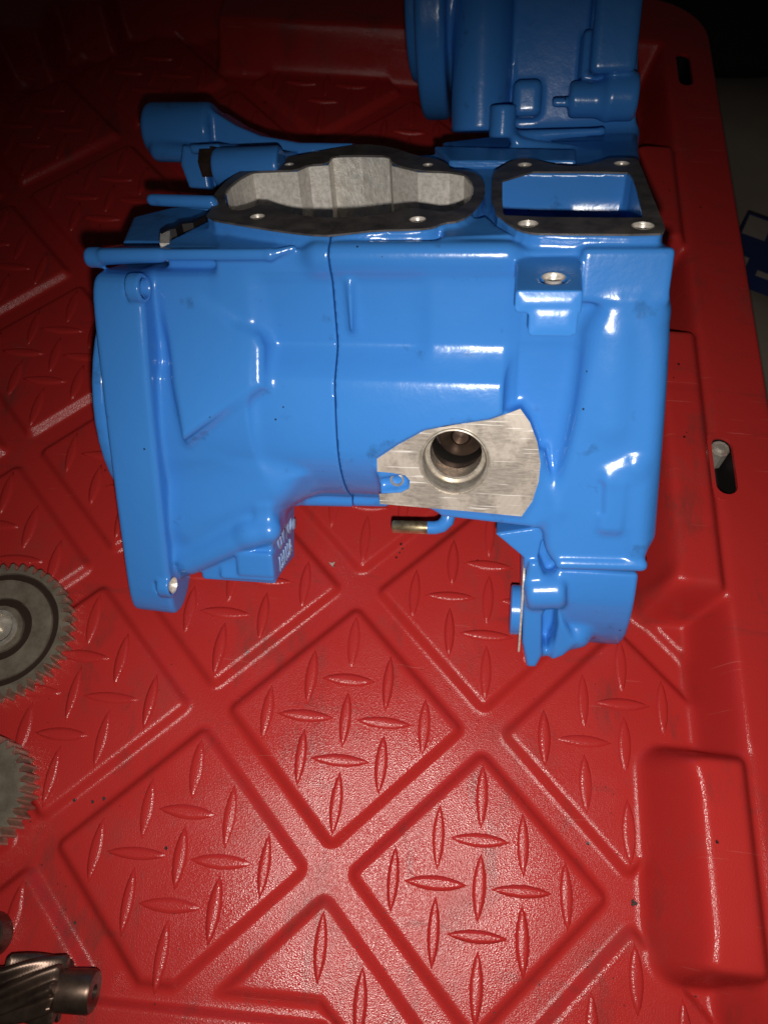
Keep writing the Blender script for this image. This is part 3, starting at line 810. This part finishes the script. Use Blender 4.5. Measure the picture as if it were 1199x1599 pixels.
# --- machined pad, bore rings, screw
PADF = XZ
c = P(709, 720, YP)
pad = [P2(a, b, YP) for a, b in PADP]
pc_ = np.mean(np.array(pad), 0)
pad = [tuple(np.array(p) + (pc_ - np.array(p)) * .012) for p in pad]
notch = [P2(a, b, YP) for a, b in [(592, 770), (614, 768), (630, 766), (640, 760), (641, 748), (632, 739), (612, 737), (588, 735)]]
pad2 = [pad[i] for i in range(0, 17)] + [P2(a, b, YP) for a, b in [(592, 771), (626, 769), (639, 762), (640, 750), (633, 742), (612, 738), (589, 736)]]
V, F = plate(pad2, [circle(c[0], c[2], 17.0, 44)], XZ, -YP - .4, -YP + .35); cpart('machined_pad', V, F, PADM)
AX = np.array([0, -1.0, 0]); AX /= np.linalg.norm(AX)
V, F = lathe([(17.0, -YP - .5), (16.2, -YP - .4), (15.9, -YP + .7), (15.3, -YP + .8), (14.7, -YP - .2), (14.7, -15), (17.0, -15)], (c[0], 0, c[2]), AX, 56, True); cpart('bearing_sleeve', V, F, BORE, None, ang=35)
V, F = lathe([(14.7, -5.5), (13.4, -5.4), (12.6, -6.2), (12.6, -18), (14.7, -18)], (c[0], 0, c[2]), AX, 56, True); cpart('inner_ring', V, F, BORE, None, ang=35)
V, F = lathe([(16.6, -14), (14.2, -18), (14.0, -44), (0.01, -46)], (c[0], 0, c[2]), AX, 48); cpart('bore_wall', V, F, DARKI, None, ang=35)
V, F = lathe([(0.01, -27), (4.0, -27.5), (5.5, -30), (12, -32), (12.8, -40)], (c[0] + 1, 0, c[2] + 1), AX, 32); cpart('shaft_end', V, F, DSTEEL, None, ang=35)
q = P(620, 749, YP + 2.5)
V, F = lathe([(3.4, -3.5), (3.4, .4), (2.5, .6), (2.3, -.6), (1.9, -3.5)], q, AX, 24, True); cpart('notch_screw', V, F, BORE, None, ang=35)

# --- drain pipe with plated stub
def tube(path, r, seg=16):
    path = [np.asarray(p, float) for p in path]; V, F = [], []
    for i, p in enumerate(path):
        t = path[min(i + 1, len(path) - 1)] - path[max(i - 1, 0)]; t /= np.linalg.norm(t)
        u = np.cross(t, [0, 1, 0.1]); u /= np.linalg.norm(u); v = np.cross(t, u)
        rr = r[i] if hasattr(r, '__len__') else r
        for k in range(seg): a = 2 * math.pi * k / seg; V.append(p + (u * math.cos(a) + v * math.sin(a)) * rr)
    for i in range(len(path) - 1):
        for k in range(seg): l = (k + 1) % seg; F.append((i * seg + k, i * seg + l, (i + 1) * seg + l, (i + 1) * seg + k))
    F.append(tuple(range(seg))); F.append(tuple(reversed(range((len(path) - 1) * seg, len(path) * seg)))); return V, F
yp = 18
bend = [P(668, 824, yp), P(680, 824, yp), P(690, 821, yp), P(698, 813, yp), P(701, 800, yp + 2), P(702, 780, yp + 8)]
V, F = tube(bend, [3.6, 3.6, 3.7, 3.8, 3.9, 4]); pipe = cpart('drain_pipe', V, F, BLUE, None, ang=60)
V, F = tube([P(613, 822, yp), P(614, 822, yp), P(669, 824, yp)], [3.2, 3.5, 3.5]); cpart('plated_stub', V, F, BRASS, pipe, ang=60)

# --- hex nut on the left stud
nb = P(327, 255, 104); ax = (1, 0, 0)
V, F = lathe([(0.01, -4), (4.5, -4), (8, -3.4), (8, 3), (9.3, 3.2), (9.3, 4.4), (.01, 4.4)], nb, ax, 6); cpart('hex_nut', V, F, DSTEEL)
# --- bare seam metal at the left shoulder
V, F = plate(dp([(250, 381), (251, 366), (258, 361), (266, 362), (265, 381)], -1), [], DKF, -9, -.6); cpart('bare_edge', V, F, ALU)
V, F = plate(dp([(251, 365), (262, 357), (273, 355), (283, 348), (300, 346), (318, 338), (328, 326), (331, 328), (322, 341), (302, 350), (285, 352), (275, 359), (264, 361), (253, 367)], -1), [], DKF, -9, -.4); cpart('parting_gap', V, F, BLACK)
# --- threaded inserts in the flange
xl1 = -112
for (px, py) in ((218, 450), (289, 915)):
    cc = PX(px, py, xl1 + 3)
    V, F = lathe([(4.45, .2), (4.2, .4), (3.6, -.6), (3.6, -7), (.01, -7)], (xl1 + .06 * (cc[2] + 95) + .9, cc[1], cc[2]), (1, 0, 0), 22)
    cpart('flange_insert', V, F, MACH if py > 800 else BLUE, None, ang=40)
# --- pump flange: bare gasket line and bearing disc on the lower housing
xa = P(813, 960, 0)[0]
hp = chaikin(fp([(815, 872), (836, 872), (836, 1033), (812, 1033)], 2), 1)
zc = (P(812, 905, 14)[2] + P(812, 995, 14)[2]) / 2
zt_, zb_ = P(815, 884, 2)[2], P(812, 1020, 2)[2]; cz, hr = (zt_ + zb_) / 2, (zt_ - zb_) / 2
ring = chaikin([(-2.5, zt_ - 4), (2, zt_), (16, zt_), (30, cz + 18), (30, cz - 10), (16, zb_ + 8), (1, zb_), (-2.5, zb_ + 6)], 2)
V, F = plate(ring, [], YZ, xa - .4, xa + .6); cpart('housing_gasket', V, F, MACH)
V, F = lathe([(.01, -5.2), (8.5, -5.2), (12.6, -5.0), (13.4, -4.4), (13.4, 0)], (xa - .3, 13, zc), (1, 0, 0), 40); cpart('bearing_disc', V, F, BLUE, None, ang=40)

# --- cast lettering on the mounting box side
def lettering(txt, px0, py0, size, sx, name):
    cu = bpy.data.curves.new(name, 'FONT'); cu.body = txt; cu.size = size * MM; cu.extrude = .9 * MM; cu.align_x = 'CENTER'; cu.align_y = 'CENTER'
    t = bpy.data.objects.new(name, cu); COL.objects.link(t)
    me = bpy.data.meshes.new_from_object(t.evaluated_get(bpy.context.evaluated_depsgraph_get())); bpy.data.objects.remove(t)
    o = bpy.data.objects.new(name, me); COL.objects.link(o); me.materials.clear(); me.materials.append(LETTER)
    pu, pv = MBP(px0, py0); c = _A + MBU * pu + MBV * pv + MBN * .1
    m = Matrix(((MBU[0] * sx, MBV[0], MBN[0], 0), (MBU[1] * sx, MBV[1], MBN[1], 0), (MBU[2] * sx, MBV[2], MBN[2], 0), (0, 0, 0, 1)))
    m.translation = Vector([float(x) * MM for x in (c - BASE)])
    o.parent = case; o.matrix_parent_inverse = Matrix.Identity(4); o.matrix_local = m
    return o
LETTER = mat_plain('letter_highlight_blue', (.30, .42, .66), .35)  # paler blue paints in the highlight on the raised letters
bpy.context.view_layer.update()
lettering('GWO', 443, 829, 19, .55, 'cast_lettering')
lettering('13115A', 444.5, 867, 13, .62, 'cast_lettering')
for (px, py) in ((425, 837), (458.5, 818)):
    pu, pv = MBP(px, py); cc = _A + MBU * pu + MBV * pv
    V, F = lathe([(.01, 1.0), (2.6, .9), (3.3, .3), (3.3, -1)], cc, MBN, 22); cpart('cast_button', V, F, LETTER, None, ang=40)

# ------------------------------------------------------------------ gears on the tray
def gear(name, px, py, zt, thick, r_out, depth, teeth, rings, mat, label, phase=0.0):
    c = floor_at(px, py, zt); e = empty(name, (c[0], c[1], .2)); tag(e, label, 'gear')
    n = teeth * 10; V, F = [], []
    prof = [.0, .0, .12, .5, .9, 1, 1, .9, .5, .12]
    rad = lambda k, ins=0: r_out - ins - depth * (1 - prof[k % 10])
    layers = [[(rad(k), 0.3) for k in range(n)], [(rad(k), thick - .5) for k in range(n)], [(rad(k, .45), thick) for k in range(n)]]
    for r, z in rings: layers.append([(r, thick + z)] * n)
    for L in layers:
        for k, (r, z) in enumerate(L):
            a = 2 * math.pi * (k + phase) / n; V.append((r * math.cos(a), r * math.sin(a), z))
    for i in range(len(layers) - 1):
        for k in range(n): l = (k + 1) % n; F.append((i * n + k, i * n + l, (i + 1) * n + l, (i + 1) * n + k))
    F.append(tuple(reversed(range(n))))
    o = mesh_obj('toothed_wheel', V, F, mat, e); smooth_by_angle(o, 28); return e
g1 = gear('spur_gear', -2, 982, 11, 11, 38.2, 3.9, 42, [(34, 0), (32.2, 0), (31.8, -2.2), (28.6, -2.2), (28.2, -.3), (17.8, -.3), (17.4, -2.6), (13.4, -2.6), (13.0, 0), (10.2, .4)], STEEL, 'large steel spur gear with grooved face lying flat at left edge')
for ra, rb in ((28.7, 31.7), (13.5, 17.3)):
    V, F = lathe([(ra, 8.2), (ra, 9.6), (rb, 9.6), (rb, 8.2)], (0, 0, 0), (0, 0, 1), 64)
    mesh_obj('groove', V, F, GROOVE_DARK, g1)
V, F = lathe([(10.4, 11.2), (10.2, 12.4), (8.2, 12.4), (7.6, 4), (.01, 4)], (0, 0, 0), (0, 0, 1), 48)
o = mesh_obj('hub', V, F, BORE, g1); smooth_by_angle(o, 35)
g2 = gear('spur_gear', -54, 1238, 17, 17, 29.0, 3.2, 36, [(25.5, 0), (20, -.4), (12, -.4), (11.6, -2), (6, -2)], STEEL, 'small fine toothed steel gear below the larger gear at left edge', 3)
V, F = lathe([(6.4, 15.2), (6.2, 18), (4.8, 18), (4.4, 8), (.01, 8)], (0, 0, 0), (0, 0, 1), 36)
o = mesh_obj('hub', V, F, BORE, g2); smooth_by_angle(o, 35)
# collar peeping in at the left border
c = floor_at(-27, 1462, 10); e = empty('steel_collar', (c[0], c[1], .2)); tag(e, 'round steel collar peeping in at left border above pinion', 'collar')
V, F = lathe([(6, .1), (9.6, .1), (10, .6), (10, 11.4), (9.4, 12), (6.4, 12), (6, 11.4)], (0, 0, 0), (0, 0, 1), 40, True)
o = mesh_obj('collar_ring', V, F, DSTEEL, e); smooth_by_angle(o, 35)
# helical pinion
a0, a1 = floor_at(-30, 1539, 14), floor_at(148, 1549, 14)
ax = (a1 - a0); L = np.linalg.norm(ax); ax /= L
e = empty('helical_pinion', (a0[0], a0[1], 13.9), np.stack([ax, np.cross([0, 0, 1], ax), [0, 0, 1]], 1)); tag(e, 'dark oily helical pinion shaft at bottom left corner of tray', 'pinion')
xg0, xg1 = L * .22, L * .72
n, nz, V, F = 144, 22, [], []
for s_ in range(nz + 1):
    t = s_ / nz; x = xg0 + (xg1 - xg0) * t
    for k in range(n):
        a = 2 * math.pi * k / n; ph = (k / n * 9 + t * 1.55) % 1
        r = 13.7 - 4.2 * (0.5 + .5 * math.tanh(7 * (abs(ph - .5) - .27)))
        if s_ in (0, nz): r -= 1.0
        V.append((x, r * math.cos(a), r * math.sin(a)))
for s_ in range(nz):
    for k in range(n): l = (k + 1) % n; F.append((s_ * n + k, s_ * n + l, (s_ + 1) * n + l, (s_ + 1) * n + k))
F += [tuple(range(n)), tuple(reversed(range(nz * n, (nz + 1) * n)))]
o = mesh_obj('pinion_teeth', V, F, DSTEEL, e); smooth_by_angle(o, 40)
V, F = lathe([(.01, xg1), (8.6, xg1), (8.8, L - 1.5), (8.0, L), (3.0, L), (1.8, L - 2), (.01, L - 2.5)], (0, 0, 0), (1, 0, 0), 36)
o = mesh_obj('shaft_journal', V, F, DSTEEL, e); smooth_by_angle(o, 35)
V, F = lathe([(.01, 0), (7.6, 0), (7.6, xg0 - 3), (9, xg0)], (0, 0, 0), (1, 0, 0), 36)
o = mesh_obj('shaft', V, F, DSTEEL, e); smooth_by_angle(o, 35)

# ------------------------------------------------------------------ grit and chips on the tray
def grit():
    V, F = [], []
    def chip(px, py, s, flat=.35, z=0.0):
        c = floor_at(px, py, z); k = len(V); m = random.randint(5, 7)
        for ring, zz in ((1.0, .05), (.7, flat)):
            for a in range(m):
                q = 2 * math.pi * a / m + random.uniform(-.3, .3); r = s * ring * random.uniform(.6, 1.2)
                V.append((c[0] + r * math.cos(q), c[1] + r * math.sin(q), c[2] + zz))
        for a in range(m): b = (a + 1) % m; F.append((k + a, k + b, k + m + b, k + m + a))
        F.append(tuple(range(k + m, k + 2 * m)))
    for px, py, s in ((988, 1407, 1.1), (991, 1411, 1.2), (987, 1413, .9), (145, 1252, 1.0), (163, 1247, 1.2), (118, 1441, 1.0), (119, 1478, .7), (628, 857, .8), (624, 863, .7), (521, 884, .6), (1085, 1556, .7), (1118, 1580, 1.0)): chip(px, py, s, .5, -4.4 if px not in (521,) else 0)
    for _ in range(150):
        px, py = random.uniform(40, 1000), random.uniform(1000, 1590); chip(px, py, random.uniform(.18, .42), .25, 0.0)
    return V, F
V, F = grit(); o = mesh_obj('grit', V, F, mat_plain('dark_swarf', (.03, .018, .016), .6))
tag(o, 'dark specks of grit and swarf scattered over the red tray', 'grit', None, 'stuff')
c = floor_at(519, 882, 0)
V = [(c[0] + a, c[1] + b, z) for z in (.1, .45) for a, b in ((-2.2, 1.6), (-.4, 1.0), (1.6, 1.8), (.8, .2), (.9, -1.6), (-.6, -.4))]
F = [tuple(range(6, 12))] + [(i, (i + 1) % 6, 6 + (i + 1) % 6, 6 + i) for i in range(6)]
o = mesh_obj('paint_flake', V, F, mat_plain('old_flake', (.42, .32, .26), .7)); fix_normals(o)
tag(o, 'tiny pale flake lying on red tray below the crankcase', 'flake')

# ------------------------------------------------------------------ what lies beyond the tray
def sheet(name, p0, p1, z, mat, amp, n=90, seed=1):
    rng = np.random.default_rng(seed); xs = np.linspace(p0[0], p1[0], n); ys = np.linspace(p0[1], p1[1], n); Xm, Ym = np.meshgrid(xs, ys, indexing='ij'); Zm = np.full_like(Xm, z)
    for _ in range(26):
        a = rng.uniform(0, math.pi); f_ = rng.uniform(.008, .04); Zm += amp * rng.uniform(.2, 1) * np.sin((Xm * math.cos(a) + Ym * math.sin(a)) * f_ + rng.uniform(0, 6)) / (1 + f_ * 60)
    V = np.stack([Xm.ravel(), Ym.ravel(), Zm.ravel()], 1); ids = np.arange(n * n).reshape(n, n)
    F = np.stack([ids[:-1, :-1], ids[1:, :-1], ids[1:, 1:], ids[:-1, 1:]], -1).reshape(-1, 4).tolist()
    return mesh_obj(name, V, F, mat, None, True)
o = mesh_obj('ground', [(-3000, -3000, -420), (3000, -3000, -420), (3000, 4000, -420), (-3000, 4000, -420)], [(0, 1, 2, 3)], GROUND); tag(o, kind='structure')
o = sheet('drop_cloth', (235, 60), (760, floor_at(1150, 112, -110)[1]), -110, CLOTH, 16); tag(o, 'crumpled beige cloth in the dark beyond the tray rim', 'cloth')
c = floor_at(1196, 400, -84)
pk = empty('printed_packet', (c[0], c[1], -86), np.array(Matrix.Rotation(math.radians(-28), 3, 'Z'))); tag(pk, 'blue and white printed packet on cloth beyond tray rim', 'packet')
def pbox(name, lo, hi, mat):
    V = [(x, y, z) for x in (lo[0], hi[0]) for y in (lo[1], hi[1]) for z in (lo[2], hi[2])]
    F = [(0, 1, 3, 2), (4, 6, 7, 5), (0, 4, 5, 1), (2, 3, 7, 6), (0, 2, 6, 4), (1, 5, 7, 3)]
    o = mesh_obj(name, V, F, mat, pk); fix_normals(o); return o
pbox('carton', (-30, -42, 0), (60, 30, 14), CARD_B)
for i, (a, b, c_, d) in enumerate(((-28, 2, -8, 26), (8, -20, 26, 24), (-26, -38, -14, -24), (-4, -40, 18, -34))): pbox('printed_panel', (a, b, 14), (c_, d, 14.4), CARD_W)
